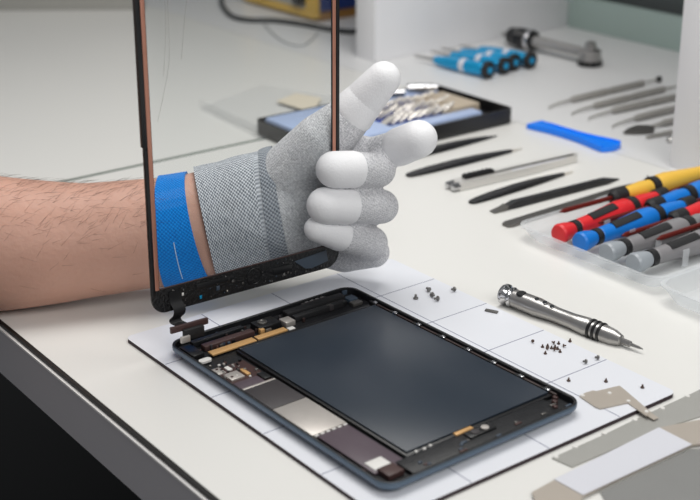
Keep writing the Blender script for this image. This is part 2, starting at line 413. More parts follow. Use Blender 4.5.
# right rail with clips
tpart('side_rail', -.0760, .0850, .0640, .0654, .003, .0060, M['rail'])
for u in (-.0700, -.0502, -.0283, -.0062, .0157, .0369, .0587, .0786):
    tpart('clip', u-.0018, u+.0018, .0630, .0654, .0048, .0072, M['chrome'], .0006)
    tpart('clip_gap', u-.0055, u-.0020, .0634, .0657, .0040, .0062, M['black'], .0002)
# near end
tpart('tape_strip', .0835, .0975, -.0480, .0560, .003, .0052, M['tablet_in'])
tpart('flex_strip', .0812, .0838, -.0075, .0045, .0045, .0060, M['gold'])
hb = tpart('home_button_bracket', .0850, .0910, -.0040, .0140, .003, .0063, M['black'])
obj('button_contact', MB().lathe([(.0063, .0022), (.0070, .0022), (.0071, .0016)], 16, off=(.088, .0085, 0), axis='Z'), M['silver'], hb)
obj('button_contact', MB().lathe([(.0063, .0024), (.0068, .0024), (.0069, .0016)], 16, off=(.088, .0015, 0), axis='Z'), M['chip'], hb)
tpart('corner_bracket', .0840, .0930, -.0600, -.0500, .003, .0060, M['brown'])
for i in range(14):
    v = random.uniform(-.045, .06); u = random.uniform(.090, .0965)
    tpart('adhesive_speck', u, u+.0015, v, v+random.uniform(.001, .005), .0050, .0058, M[random.choice(['slate_tape', 'steel_dark', 'brown'])], .0002)
for u, v in ((.083, -.034), (.0835, -.029), (.083, -.0245)): tpart('solder_pad', u-.0006, u+.0006, v-.0008, v+.0008, .0045, .0060, M['white_part'], .0002)
for u, v in ((.090, .058), (.094, .054), (.087, .0615)): tpart('corner_bracket', u-.0014, u+.0014, v-.001, v+.001, .003, .0064, M['brown'], .0002)

# ------------------------------------------------------------------ glass frame held upright
DY = .6417
dg = thing('digitizer_panel', 'black framed clear touch glass held upright by the gloved hand above the tablet', 'glass panel', (-.115, .6932, .029), 0)
dg.rotation_euler = (0, R(.7), DY)
W_, H_ = .1347, .200
mb = MB()
out = rrect(.0002, W_-.0006, 0, H_, .0095, 8); inn = rrect(.0056, W_-.0056, .0152, H_-.0152, .0012, 8)
N = len(out); T0, T1 = -.0007, .0007
mb.loft([[(x, T0, z) for x, z in out], [(x, T0, z) for x, z in inn], [(x, T1, z) for x, z in inn], [(x, T1, z) for x, z in out], [(x, T0, z) for x, z in out]], cap=False)
obj('frame', mb, M['adhesive'], dg)
obj('glass_pane', MB().box(.0054, W_-.0054, -.0001, .0006, .0150, H_-.0150), M['glass'], dg, smooth=False)
def dpart(name, x0, x1, z0, z1, y0, y1, mt, b=.0002, parent=dg): return obj(name, MB().box(x0, x1, y0, y1, z0, z1, 0, b), mt, parent)
dpart('copper_strip', .0026, .0052, .0150, H_-.012, -.0012, -.0006, M['copper'])
dpart('copper_strip', W_-.0056, W_-.0033, .0152, H_-.012, -.0012, -.0006, M['copper'])
dpart('copper_strip', .0056, W_-.0056, .0150, .0157, -.0010, -.0006, M['brown'])
dpart('side_trim', -.0008, .0022, .1015, H_-.006, -.0016, .0010, M['black'])
dpart('side_trim', .0004, .0026, .0120, .0998, -.0012, .0008, M['black'])
dpart('side_trim', W_-.0028, W_-.0006, .0120, H_-.006, -.0012, .0008, M['black'])
mb = MB()
mb.add([(.100, -.0010, .0105), (.124, -.0010, .0125), (.1255, -.0010, .0050), (.113, -.0010, .0030), (.108, -.0010, .0038)] + [(.100, -.0006, .0105), (.124, -.0006, .0125), (.1255, -.0006, .0050), (.113, -.0006, .0030), (.108, -.0006, .0038)],
       [(0, 1, 2, 3, 4), (9, 8, 7, 6, 5)]+[(i, (i+1) % 5, 5+(i+1) % 5, 5+i) for i in range(5)])
obj('tape_patch', mb, M['slate_tape'], dg)['label'] = 'slate grey tape patch'
ring = MB(); ps = []
for k in range(25):
    a = 2*PI*k/24; ps.append((.0705+.0052*math.cos(a), -.0008, .0078+.0052*math.sin(a)))
ring.tube(ps, .0004, 6); obj('button_ring', ring, M['black'], dg)
dpart('foam_bar', .030, .056, .0088, .0125, -.0011, -.0006, M['black'])
dpart('foam_bar', .084, .098, .0050, .0095, -.0011, -.0006, M['black'])
for (x, z, s, mt) in [(.0205, .0085, .0007, 'white_part'), (.0445, .0062, .0011, 'slate_tape'), (.0325, .0035, .0008, 'cyan'), (.052, .0100, .0008, 'steel_dark'), (.055, .0085, .0007, 'steel'), (.092, .0035, .0006, 'steel'), (.095, .0042, .0006, 'steel_dark'), (.062, .0052, .0006, 'steel_dark')] + [(random.uniform(.012, .125), random.uniform(.001, .005), random.uniform(.0002, .0005), 'steel_dark') for _ in range(16)] + [(random.uniform(.006, .12), random.uniform(.001, .0135), random.uniform(.0002, .0004), random.choice(['steel', 'slate_tape', 'bit_metal'])) for _ in range(22)]:
    dpart('glue_speck', x-s, x+s, z-s, z+s*1.6, -.0011, -.0007, M[mt], .0002)
fx = MB(); fx.ribbon(spline([(.0150, -.0011, .0120), (.0152, -.0016, .0060), (.0160, -.0042, .0020), (.0155, -.0045, -.0015), (.0135, -.0030, -.0045), (.0140, -.0040, -.0065), (.0160, -.0070, -.0075)], 6), (.0078, 0, 0), .0004)
fc = obj('flex_cable', fx, M['black'], dg)
obj('connector_board', MB().box(.0065, .0315, -.0105, -.0085, -.0098, -.0060, 0, .0003), M['brown'], fc)
obj('connector_plug', MB().box(.0135, .0270, -.0135, -.0105, -.0150, -.0085, 0, .0005), M['black_soft'], fc)
obj('contact_row', MB().box(.0105, .0165, -.0150, -.0130, -.0155, -.0115, 0, .0004), M['silver'], fc)
for pts in ([(.018, -.002, .199), (.0175, -.004, .18), (.017, -.004, .15), (.013, -.003, .13), (.009, -.002, .115)],
            [(.028, -.002, .199), (.030, -.003, .185), (.0275, -.004, .17), (.025, -.003, .148)],
            [(.016, -.002, .199), (.0165, -.003, .17), (.0135, -.003, .14)]):
    obj('glue_strand', MB().tube(spline(pts, 6), .00009, 5), M['strand'], dg)

# ------------------------------------------------------------------ person: forearm, hand, glove, wristband
pers = tag(bpy.data.objects.new('person', None), 'bare forearm in blue wristband and grey knit glove, holding the black glass frame', 'person')
C.objects.link(pers); pers.location = (0, 0, 0)
# axis of the arm: (pixel x, pixel y, distance, half height, half depth)
AX = [(-150, 215, .77, .052, .046), (-80, 240, .770, .0475, .042), (-20, 243.5, .7715, .0440, .039), (40, 243, .776, .0400, .0355), (90, 240, .781, .0365, .032), (143, 234, .786, .0352, .027), (180, 231, .789, .0352, .0245), (212, 224, .792, .0352, .0235), (245, 215, .794, .0350, .0225), (280, 205, .796, .0345, .0215), (312, 193, .798, .0350, .0190)]
axp = [V(a, b, c) for a, b, c, _, _ in AX]
fine = spline(axp, 6)
def lerp_r(i, j): 
    k = min(int(i), len(AX)-2); t = i-k; return AX[k][j]*(1-t)+AX[k+1][j]*t
def arm_frame(i):    # i in axis units
    k = i*6; k0 = min(int(k), len(fine)-2); t = k-k0
    p = fine[k0].lerp(fine[k0+1], t)
    tn = (fine[min(k0+1, len(fine)-1)]-fine[max(k0-1, 0)]).normalized()
    up = Vector((0, 0, 1)); up = (up-Vector((0, -.35, 0))); up = (Uv - tn*Uv.dot(tn)).normalized(); w = tn.cross(up)
    return p, tn, up, w
def arm_ring(i, gr=0., n=40, tilt=0., z_floor=None, ph=0):
    p, tn, up, w = arm_frame(i); a, b = lerp_r(i, 3)+gr, lerp_r(i, 4)+gr; ring = []
    for k in range(n):
        t = 2*PI*k/n
        q = p+up*(a*math.cos(t))+w*(b*math.sin(t))+tn*(tilt*math.cos(t))
        if z_floor is not None and q.z < z_floor: q.z = z_floor
        ring.append(q)
    return ring
body = MB()
body.loft([arm_ring(i*.25, z_floor=.0008) for i in range(0, 34)])
e0 = axp[0]; body.chain([(e0, .047), (e0+Vector((-.05, -.03, .06)), .050), (e0+Vector((-.075, -.05, .17)), .056)])
# hand skeleton
wr = [V(296, 170, .797), V(296, 190, .799), V(298, 208, .799), V(300, 226, .797)]
HAND = [
    [(wr[0], .0185), (V(335, 152, .804), .0165)], [(wr[1], .0190), (V(338, 178, .808), .0160)],
    [(wr[2], .0190), (V(338, 207, .808), .0160)], [(wr[3], .0185), (V(336, 238, .804), .0160)],
    [(V(286, 180, .799), .0215), (V(322, 142, .791), .0185), (V(347, 119, .792), .0145)],
    [(V(303, 232, .797), .0190), (V(345, 250, .802), .0150)], [(V(345, 250, .802), .0150), (V(374, 252, .800), .0105)],
    [(V(300, 190, .796), .0200), (V(330, 200, .803), .0180)]]
FING = {
    'index': [(V(335, 152, .804), .0150), (V(372, 156, .803), .0118), (V(399, 147, .793), .0112), (V(418.5, 139, .784), .0108)],
    'middle': [(V(338, 178, .808), .0140), (V(378.5, 170, .789), .0112), (V(355, 169.5, .7635), .0110), (V(334, 169.5, .755), .0106)],
    'ring': [(V(338, 207, .808), .0140), (V(381.5, 206.5, .789), .0112), (V(353, 206, .763), .0112), (V(325, 205.5, .751), .0107)],
    'pinky': [(V(336, 238, .804), .0140), (V(371, 243, .789), .0112), (V(347, 237, .764), .0103), (V(317, 229, .751), .0074)],
    'thumb': [(V(347, 119, .792), .0145), (V(364, 100, .792), .0118), (V(383.5, 78.5, .790), .0098)]}
def hand_mesh(mb, dr):
    for ch in list(HAND)+list(FING.values()): mb.chain([(p, r+dr) for p, r in ch])
hand_mesh(body, -.0050)
bo = obj('body', body, M['skin'], pers)
rm = bo.modifiers.new('remesh', 'REMESH'); rm.mode = 'VOXEL'; rm.voxel_size = .0016; rm.use_smooth_shade = True
sm = bo.modifiers.new('smooth', 'SMOOTH'); sm.factor = .5; sm.iterations = 6
gl = MB(); hand_mesh(gl, 0.)
gl.loft([arm_ring(8.4+i*.2, .0020-.0004*max(0, i-4)) for i in range(8)])
go = obj('glove', gl, M['glove'], pers)
rm = go.modifiers.new('remesh', 'REMESH'); rm.mode = 'VOXEL'; rm.voxel_size = .0011; rm.use_smooth_shade = True
sm = go.modifiers.new('smooth', 'SMOOTH'); sm.factor = .5; sm.iterations = 11
go['label'] = 'grey knit work glove with white coated fingertips'
def coat(key, t0, dr=.0006, i0=-2):
    f = FING[key]; (a, ra), (b, rb) = f[i0], f[i0+1]
    ch = [(a.lerp(b, t0), ra+(rb-ra)*t0+dr)]+[(p, r+dr) for p, r in f[len(f)+i0+1:]]
    return obj('fingertip_coating', MB().chain(ch, 28), M['glove_white'], go, angle=60)
coat('index', .0, .0011); coat('middle', .15); coat('ring', .25); coat('pinky', .25); coat('thumb', .35, .0009, -3)
# cuff with knit rows, then its darker hem
def tube_uv(rings): return MB().loft(rings, 0, cap=False, uv=True)
cr = []
for k in range(25):
    i = 6.82+k*(8.66-6.82)/24
    cr.append(arm_ring(i, .0030+.0003*math.sin(k*.5)+(.0006 if k == 0 else 0), n=72, tilt=.0012+.0045*k/24))
inner = [arm_ring(6.82+k*(8.66-6.82)/24, .0014, n=72, tilt=.0012+.0045*k/24) for k in range(24, -1, -1)]
cu = obj('cuff', tube_uv(cr+inner[-3:]), M['cuff'], go, angle=80)
cu['label'] = 'coarse knit cuff'
hr = [arm_ring(8.60+k*.075, .0033+.0006*math.sin(k*PI/6), n=72, tilt=.0057) for k in range(7)]
obj('cuff_hem', tube_uv(hr), M['cuff_hem'], go, angle=80)
# wristband
def ring_pt(i, t, gr):
    p, tn, up, w = arm_frame(i); a, b = lerp_r(i, 3)+gr, lerp_r(i, 4)+gr
    return p+up*(a*math.cos(t))+w*(b*math.sin(t))-tn*(.0045*max(0, side*math.sin(t)))
_p, _t, _u, _w = arm_frame(5.8); side = 1 if _w.y < 0 else -1
i0, i1 = 5.52, 6.62; tl = .0
BN = 72
def band_ring(i, gr):
    return [ring_pt(i, 2*PI*k/BN, gr) for k in range(BN)]
br = [band_ring(i0+(i1-i0)*k/8, .0016+.0004*math.sin(PI*k/8)) for k in range(9)]
bi = [band_ring(i0+(i1-i0)*k/8, .0002) for k in (8, 4, 0)]
wb = obj('wristband', MB().loft(br+bi+[br[0]], 0, cap=False, uv=True), M['band'], pers, angle=60)
wb['label'] = 'bright blue woven wristband'
obj('thread_line', MB().tube([ring_pt(6.02, side*(PI*.56+k*.036), .0022) for k in range(22)], .0003, 6), M['band_line'], wb)
# fine dark hairs, lying along the arm (uncountable)
hs = MB()
for _ in range(420):
    i = random.uniform(1.2, 5.3); t = side*random.gauss(.75, .55)
    p, tn, up, w = arm_frame(i); a, b = lerp_r(i, 3)-.0001, lerp_r(i, 4)-.0001
    nn = (up*math.cos(t)+w*math.sin(t)).normalized(); q = p+up*(a*math.cos(t))+w*(b*math.sin(t))
    l = random.uniform(.006, .013); s_ = (w*math.cos(t)-up*math.sin(t))*side
    dr = (tn*random.uniform(.4, 1.)+s_*random.uniform(-.9, .3)).normalized()
    hs.tube([q, q+dr*l*.5+nn*l*.10, q+dr*l+nn*l*.08], [.00006, .00005, .00002], 3)
ho = obj('arm_hair', hs, M['hair'], pers); ho['kind'] = 'stuff'

# ------------------------------------------------------------------ screws on the mat
def screw_mesh():
    return MB().lathe([(0, .0003), (0, .0011), (.0004, .0013), (.0008, .0011), (.0009, .0006), (.0022, .0006), (.0025, .0002)], 12, axis='Z')
protos = {}
def screw(px, py, mode, label, group=None, s=1.):
    p = G(px, py, MZ)
    mk = 'screw_grey' if s > 1 else 'screw_brown'
    if mk not in protos: o = protos[mk] = obj('screw', screw_mesh(), M[mk])
    else: o = protos[mk].copy(); C.objects.link(o)
    if 'group' in o: del o['group']
    tag(o, label, 'screw', group); o.scale = (s, s, s)
    if mode == 'up': o.rotation_euler = (0, 0, 0); o.location = p+Vector((0, 0, .0001))
    else: o.rotation_euler = Euler((0, R(82), mode)); o.location = p+Vector((0, 0, .0013*s+.0001))
    return o
L3 = 'tiny dark screw in the scattered cluster on the mat beside the tablet edge'
cl = [(532.7, 342.5), (542.5, 347.5), (547.6, 346.8), (547.4, 350), (545.3, 354), (551.5, 348.8), (554.6, 344.4), (558.6, 344.2), (555, 347.8), (553.4, 351.2), (557.6, 349.6), (560.0, 352.4), (562.8, 347.2)]
for k, (x, y) in enumerate(cl): screw(x, y, 'up' if k % 3 else random.uniform(0, 6), L3, 'screws in the scattered cluster', .80)
screw(415.7, 299, 'up', 'dark screw standing head down on the mat, leftmost of the five larger screws', s=1.35)
screw(429.5, 292.5, 2.2, 'dark screw lying uppermost of the touching pair of larger screws on the mat', s=1.35)
screw(431.5, 297, 5.2, 'dark screw lying lowest of the touching pair of larger screws on the mat', s=1.35)
screw(438.5, 301, 3.6, 'dark larger screw lying just right of the touching pair, nearest the tablet', s=1.35)
screw(455, 291.5, 3.7, 'dark larger screw lying alone near the mat rim, above the small metal strip', s=1.3)
screw(570, 341.9, 'up', 'tiny screw lying just right of the cluster, below the silver screwdriver', s=.9)
screw(586.5, 363.5, 3.5, 'small pale screw lying left of the pair beyond the cluster', s=1.05)
screw(598.5, 359.5, 3.5, 'small pale screw lying right of the pair, close to the mat rim', s=1.05)
screw(568.6, 381.2, 'up', 'tiny dark screw standing beside the tablet corner', s=.9)
screw(605.9, 382, 'up', 'tiny dark screw standing just above the bent metal bracket', s=.9)
screw(642.3, 388, 'up', 'tiny dark screw standing alone at the right corner of the mat', s=.9)
p = G(491.5, 312, MZ)
tag(obj('metal_strip', MB().box(-.0042, .0042, -.0014, .0014, 0, .0011, 0, .0003), M['steel_dark'], loc=p+Vector((0, 0, .0001)), rot=(0, 0, -.50)), 'small grey metal strip lying on the mat below the silver screwdriver cap', 'metal strip')

# ------------------------------------------------------------------ metal brackets, lower right
def flat(name, px, z0, z1, mt, parent=None, holes=(), bev=.0002):
    pts = [G(x, y, z1) for x, y in px]; c = sum(pts, Vector())/len(pts); c.z = 0
    mb = MB().prism([(p.x-c.x, p.y-c.y) for p in pts], z0, z1)
    return mb, c, mt
mb, c, mt = flat('b', [(579.4, 396), (585, 392.7), (593, 390.3), (596.5, 391), (619.5, 385.5), (624, 389), (650.7, 411.8), (646.5, 415.8), (627.7, 402.5), (600, 408.5), (595, 406.5)], MZ+.0001, MZ+.0008, None)
br_ = thing('metal_bracket', 'thin beige metal bracket with bent tail lying on the mat corner', 'bracket', c)
pl = obj('plate', mb, M['nickel'], br_)
a_, b_ = G(648.6, 413.8, MZ+.0005)-c, G(656, 421, .0005)-c
obj('bent_tail', MB().ribbon([a_, (a_+b_)/2+Vector((0, 0, .0004)), b_+Vector((0, 0, .0012))], (.0030, .0024, 0), .0005), M['nickel'], br_)
for x, y in ((582.5, 395.5), (609.5, 393), (628.5, 401), (646.5, 411.5)):
    q = G(x, y, MZ+.0008)-c; obj('rivet', MB().lathe([(0, .0012), (.0004, .0010), (.0005, .0005)], 12, off=(q.x, q.y, MZ+.0008), axis='Z'), M['white_part'], br_)
mb, c, mt = flat('s', [(552, 457.8), (604, 434.5), (640, 417), (690, 394.2), (730, 375), (765, 392), (720, 410), (661, 428.5), (572, 466.7)], .0001, .0008, None)
sp_ = thing('shield_plate', 'long grey metal plate with a row of pale holes along its upper edge', 'metal plate', c)
obj('plate', mb, M['nickel_grey'], sp_)
for x, y in ((556, 457), (575.5, 447), (604.5, 433.5), (635, 420), (662.5, 408.5), (687.5, 396.5)):
    q = G(x, y, .0008)-c; obj('rivet', MB().lathe([(0, .0014), (.0005, .0013), (.0007, .0005)], 12, off=(q.x, q.y, .0008), axis='Z'), M['white_part'], sp_)
mb, c, mt = flat('w', [(532, 492), (555, 479.5), (659, 427.5), (700, 419.5), (740, 424), (735, 440), (692, 444.5), (583, 496), (570, 520), (540, 512)], .0010, .0022, None)
sc = thing('shield_cover', 'beige metal cover with a wide pale sticker band, at the lower right corner', 'metal plate', c)
obj('plate', mb, M['nickel'], sc)
mb2, c2, _ = flat('k', [(554.2, 479), (659, 427.2), (692, 444.2), (583, 494.8)], .0023, .0026, None)
obj('sticker_band', mb2, M['sticker'], sc, loc=c2-c)
for x, y in ((560, 488), (680, 432), (640, 452)):
    q = G(x, y, .001)-c; obj('foot', MB().lathe([(0, .002), .0010 and (.0010, .002)], 10, off=(q.x, q.y, 0), axis='Z'), M['black'], sc)
mb, c, mt = flat('g', [(600, 492), (690, 449), (740, 447), (760, 540), (640, 560)], .0001, .0007, None)
tag(obj('darkened_sheet', mb, M['sheet_vignette'], loc=c), 'flat grey sheet with corner vignette in its colour, below the beige cover, cut by the photo corner', 'metal sheet')

# ------------------------------------------------------------------ silver precision screwdriver
def along(a, b, zc, name, label, cat, group=None):    # thing whose local X runs from a to b
    p = a.copy(); p.z = zc; return thing(name, label, cat, p, ang(a, b), group), (Vector((b.x, b.y, 0))-Vector((a.x, a.y, 0))).length
a, b = G(503, 298, .004), G(643, 351, .002)
t, L = along(a, b, .0072, 'precision_screwdriver', 'shiny silver precision screwdriver lying alone just beyond the mat', 'screwdriver')
k = L/.1155
obj('swivel_cap', MB().lathe([(0, .0040), (0, .0062), (.0012, .0070), (.0030, .0070), (.0042, .0056), (.0052, .0048), (.0060, .0060), (.0072, .0066), (.0084, .0060), (.0092, .0046)], 32), M['chrome'], t)
obj('handle', MB().lathe([(.0090*k, .0046), (.0105*k, .0058), (.030*k, .0062), (.046*k, .0048), (.060*k, .0050), (.072*k, .0060), (.0735*k, .0055)], 32), M['steel'], t)
for x in (.030, .037, .043, .0165):
    o = obj('drilled_hole', MB().lathe([(0, .0016 if x != .0165 else .0034), (.0008, .0015 if x != .0165 else .0024)], 16, axis='Z'), M['chrome'] if x != .0165 else M['black'], t)
    o.location = (x*k, -.0012, .0054 if x < .04 else .0046); o.rotation_euler = (R(12), 0, 0)
for x in (.0745, .0785, .0825): obj('grip_ring', MB().lathe([(x*k-.0004, .0054), (x*k+.0003, .0064), (x*k+.0014, .0064), (x*k+.0021, .0054)], 32), M['black'], t)
obj('collar', MB().lathe([(.0733*k, .0055), (.086*k, .0056), (.093*k, .0050), (.0985*k, .0034), (.0995*k, .0020)], 32), M['steel'], t)
obj('bit', MB().lathe([(.0985*k, .0019), (.1060*k, .0019), (.1066*k, .0011), (.112*k, .0009), (.1155*k, .0003)], 6), M['steel'], t)
t.rotation_euler = (0, R(2.2), t.rotation_euler.z)

# ------------------------------------------------------------------ row of flat tools
def tweezers(a, b, w, label, tip='bit_metal', tl=.12, name='tweezers', h=.0024):
    t, L = along(a, b, .0004, name, label, 'tweezers')
    prof = [(0, .40), (.015, .72), (.08, .92), (.20, 1.), (.42, .96), (.60, .80), (.74, .58), (.84, .40), (.90, .30)]
    for s, nm in ((0, 'arm'), (1, 'arm')):
        poly = []; rings = []
        for x, k in prof:
            z = (.0002 + (h*math.sin(PI*min(x*1.02, 1))**.8 if s else 0))+.0006
            rings.append([(x*L, -w/2*k, z-.0006), (x*L, w/2*k, z-.0006), (x*L, w/2*k*.85, z+.0008), (x*L, -w/2*k*.85, z+.0008)])
        arm = obj(nm, MB().loft(rings), M['tool_black'], t)
        x0 = .885; z0 = (.0002+(h*math.sin(PI*x0*1.02)**.8 if s else 0))+.0006
        obj('tip', MB().loft([[(x0*L, -w/2*.26, z0-.0004), (x0*L, w/2*.26, z0-.0004), (x0*L, w/2*.22, z0+.0006), (x0*L, -w/2*.22, z0+.0006)], [(L, -.0003, .0004+s*.0004), (L, .0003, .0004+s*.0004), (L, .0003, .0008+s*.0004), (L, -.0003, .0008+s*.0004)]]), M[tip], arm)
    return t
tweezers(G(392, 163), G(497, 137), .0095, 'black pointed tweezers partly hidden behind the white glove fingertip', 'tool_black', h=.003)
tweezers(G(407, 177), G(522, 150), .0100, 'black tweezers with pale tip, between the bit case and the cutter knife', 'bit_metal')
tweezers(G(470, 204), G(573, 173), .0090, 'black tweezers with pale tip lying just below the silver cutter knife', 'bit_metal')
a, b = G(449, 191), G(578, 161)
t, L = along(a, b, .0002, 'cutter_knife', 'silver cutter knife with a black slider and chrome end', 'knife')
obj('knife_body', MB().prism([(.006, -.0062), (.075*L/.14, -.0062), (L*.97, -.0030), (L, .0010), (L*.98, .0040), (.075*L/.14, .0062), (.006, .0062)], .0003, .0065), M['cutter'], t)
obj('blade_channel', MB().box(.030, L*.96, -.0012, .0018, .0060, .0069, 0, .0002), M['steel_dark'], t)
obj('printed_scale', MB().box(L*.45, L*.88, -.0042, -.0024, .0062, .0067, 0, .0001), M['sticker'], t)
sl = obj('slider', MB().box(.016, .046, -.0010, .0050, .0064, .0098, 0, .0008), M['black'], t)
for i in range(6): obj('slider_rib', MB().box(.018+i*.0045, .0195+i*.0045, -.0009, .0049, .0096, .0103, 0, .0003), M['black'], sl)
for y in (-.0036, .0036): obj('end_cap', MB().lathe([(0, .0014), (.0006, .0028), (.0070, .0032), (.0075, .0028)], 16, off=(0, y, .0036)), M['chrome'], t)
a, b = G(492, 213), G(619, 180)
t, L = along(a, b, .0002, 'pry_stick', 'long flat black pry stick with grey chisel end, between tweezers and grey file', 'pry tool')
obj('shaft', MB().loft([[(L*x, -w, .0003), (L*x, w, .0003), (L*x, w*.8, h), (L*x, -w*.8, h)] for x, w, h in ((.07, .0032, .0022), (.16, .0038, .0052), (.30, .0036, .0050), (.80, .0033, .0048), (.88, .0036, .0044), (1., .0004, .0012))]), M['tool_black'], t)
obj('chisel_tip', MB().loft([[(L*x, -w, .0003), (L*x, w, .0003), (L*x, w, h), (L*x, -w, h)] for x, w, h in ((0, .0030, .0009), (.075, .0034, .0024), (.10, .0032, .0040))]), M['steel_dark'], t)
a, b = G(505, 227), G(650, 182)
t, L = along(a, b, .0002, 'flat_file', 'long dark grey flat file lying along the clear screwdriver tray', 'file')
obj('blade', MB().prism([(0, -.0030), (.004, -.0046), (L*.8, -.0046), (L*.88, -.0025), (L*.88, .0025), (L*.8, .0046), (.004, .0046), (0, .003)], .0003, .0022), M['steel_dark'], t)
obj('tang', MB().tube([(L*.86, 0, .0013), (L*.95, 0, .0015), (L, .001, .0018), (L+.004, .006, .0020)], [.0018, .0017, .0016, .0012], 10), M['steel'], t)

# blue opening tool
a, b = G(534, 127), G(611, 150)
t, L = along(a, b, .0002, 'opening_tool', 'bright blue plastic opening tool lying alone beside the row of dental picks', 'pry tool')
def width(x): return .0066+.0034*math.exp(-((x-.0)/.18)**2)+.0062*math.exp(-((x-1.)/.26)**2)
P = []
xs = [i/16 for i in range(17)]
P = [(L*x, -width(x)) for x in xs]+[(L*1.025, -.010), (L*1.045, -.005), (L*1.05, 0), (L*1.045, .005), (L*1.025, .010)]+[(L*x, width(x)) for x in xs[::-1]]
obj('blade', MB().prism(P, .0004, .0046), M['blue_tool'], t)
for s in (-1, 1): obj('rim', MB().tube([(L*x, s*(width(x)-.0012), .0050-.0020*max(0, .2-x)/.2) for x in xs], .0013, 8), M['blue_tool'], t)

# ------------------------------------------------------------------ clear tray with screwdrivers
TA, TB_ = -.6200, .6325
def tray(name, label, A0, A1, B0, B1, h, parts_extra=True):
    t = thing(name, label, 'tray', BW(A0, B0), BT)
    a, b = A1-A0, B1-B0; th = .0016
    mb = MB(); r = .013
    def rg(ins, z, fl=0): return [(x, y, z) for x, y in rrect(ins-fl, a-ins+fl, ins-fl, b-ins+fl, max(r-ins*.5, .002), 6)]
    mb.loft([rg(.0105, .0003), rg(.0085, .0010), rg(.0070, .0030), rg(.0012, h-.0012), rg(0, h-.0010), rg(0, h), rg(.0028, h), rg(.0086, .0030), rg(.0105, .0022)], cap=True)
    obj('tray_body', mb, M['frost'], t)
    if parts_extra:
        for i in range(4): obj('slot_fin', MB().box(.0415+i*.024, .0425+i*.024, .050, .056, .0024, .0150, 0, .0004), M['frost'], t)
    return t
tray('screwdriver_tray', 'clear plastic tray holding the red, blue, grey and yellow screwdrivers', -.6400, -.5060, .6255, .873, .0120)
obj('side_clip', MB().box(.0005, .006, .085, .125, .010, .0135, 0, .001), M['frost'], [o for o in bpy.data.objects if o.name == 'screwdriver_tray'][0])
tray('clear_tray', 'empty clear plastic tray cut by the right border, beside the screwdriver tray', -.5035, -.400, .618, .780, .0135, False)
def handle_driver(A, B, flip, col, label, cap=None, red=None, dz=0.):
    t = thing('screwdriver', label, 'screwdriver', BW(A, B, .0112), BT+PI/2+(PI if flip else 0)+dz, 'screwdrivers in the clear tray')
    t.scale = (1.5, 1.1, 1.1)
    mt = M[col]; cm_ = M[cap or col]
    obj('cap', MB().lathe([(0, .0030), (.0004, .0058), (.0016, .0066), (.0055, .0062), (.0098, .0050), (.0105, .0046)], 28), cm_, t)
    obj('ring', MB().lathe([(.0104, .0046), (.0108, .0054), (.0140, .0054), (.0144, .0046)], 28), M['black_soft'], t)
    obj('handle', MB().lathe([(.0143, .0046), (.0150, .0052), (.024, .0056), (.038, .0070), (.046, .0078), (.052, .0074), (.054, .0062)], 28), mt, t)
    obj('grip_patch', MB().loft([[(x, y, z0+.0006 - (abs(y)/.0062)**2*.0026) for y in (-.0029, -.0017, 0, .0017, .0029)]+[(x, y, z0-.003) for y in (.0029, -.0029)] for x, z0 in ((.0225, .0056), (.030, .0062), (.0375, .0071), (.0410, .0074))]), M['black_soft'], t).rotation_euler = (R(150 if col == 'yellow' else 20 if not flip else -20), 0, 0)
    obj('ring', MB().lathe([(.0535, .0062), (.0540, .0072), (.0580, .0072), (.0585, .0060)], 28), M['black_soft'], t)
    obj('neck', MB().lathe([(.0583, .0056), (.064, .0062), (.074, .0050), (.0765, .0046)], 28), M[red] if red else mt, t)
    obj('collar', MB().lathe([(.0762, .0050), (.0768, .0058), (.0840, .0056), (.0860, .0035)], 28), M['black_soft'], t)
    obj('blade', MB().lathe([(.0855, .0017), (.118, .0017), (.121, .0004)], 12), M['red_rod'], t)
    return t
Bn = .6365
for A, col, cap, lab, dz in ((-.6058, 'red', None, 'red screwdriver with black grip patch, leftmost of those with caps toward the viewer', R(5)), (-.5855, 'blue', None, 'blue screwdriver with its cap toward the viewer, next to the red one', R(2.5)),
                         (-.5605, 'grey_plastic', 'grey_cap', 'grey smooth handled screwdriver between the blue and last grey screwdrivers', 0), (-.5365, 'grey_plastic', 'grey_cap', 'grey screwdriver at the right wall of the clear tray', R(-1))):
    handle_driver(A, Bn, False, col, lab, cap, None, dz)
for A, B, col, lab, rd, z, dz in ((-.6255, .846, 'yellow', 'yellow screwdriver lying behind the red one, cap pointing away', None, .0145, -R(2)), (-.6022, .856, 'blue', 'blue screwdriver pointing away, lying between the yellow and the near blue one', None, .0125, 0),
                           (-.5750, .850, 'grey_plastic', 'screwdriver with red neck and grey body pointing away between blue and grey ones', 'red', .0120, 0), (-.5488, .856, 'grey_plastic', 'grey screwdriver pointing away between the two near grey ones', None, .0160, 0)):
    q = handle_driver(A, B, True, col, lab, None, rd, dz)
    q.location.z = z

# ------------------------------------------------------------------ blue precision screwdrivers
def cyan_driver(a, b, label):
    t, L = along(a, b, .0062, 'small_screwdriver', label, 'screwdriver', 'blue precision screwdrivers by the shelf divider')
    t.scale = (1.0, 1.22, 1.22)
    obj('cap', MB().lathe([(0, .0040), (.0003, .0072), (.0010, .0078), (.0050, .0078), (.0060, .0066), (.0080, .0040)], 10), M['black_soft'], t)
    obj('cap_disc', MB().lathe([(-.0004, .0028), (.0002, .0030)], 16), M['cyan'], t)
    obj('handle', MB().lathe([(.0075, .0046), (.010, .0058), (.035, .0060), (.062, .0052), (.074, .0042), (.080, .0034)], 20), M['cyan'], t)
    obj('label_ring', MB().lathe([(.033, .0061), (.034, .0063), (.039, .0063), (.040, .0061)], 20), M['sticker'], t)
    obj('shaft', MB().lathe([(.078, .0016), (.098, .0014), (.112, .0010)], 10), M['steel'], t)
    return t
d0 = None
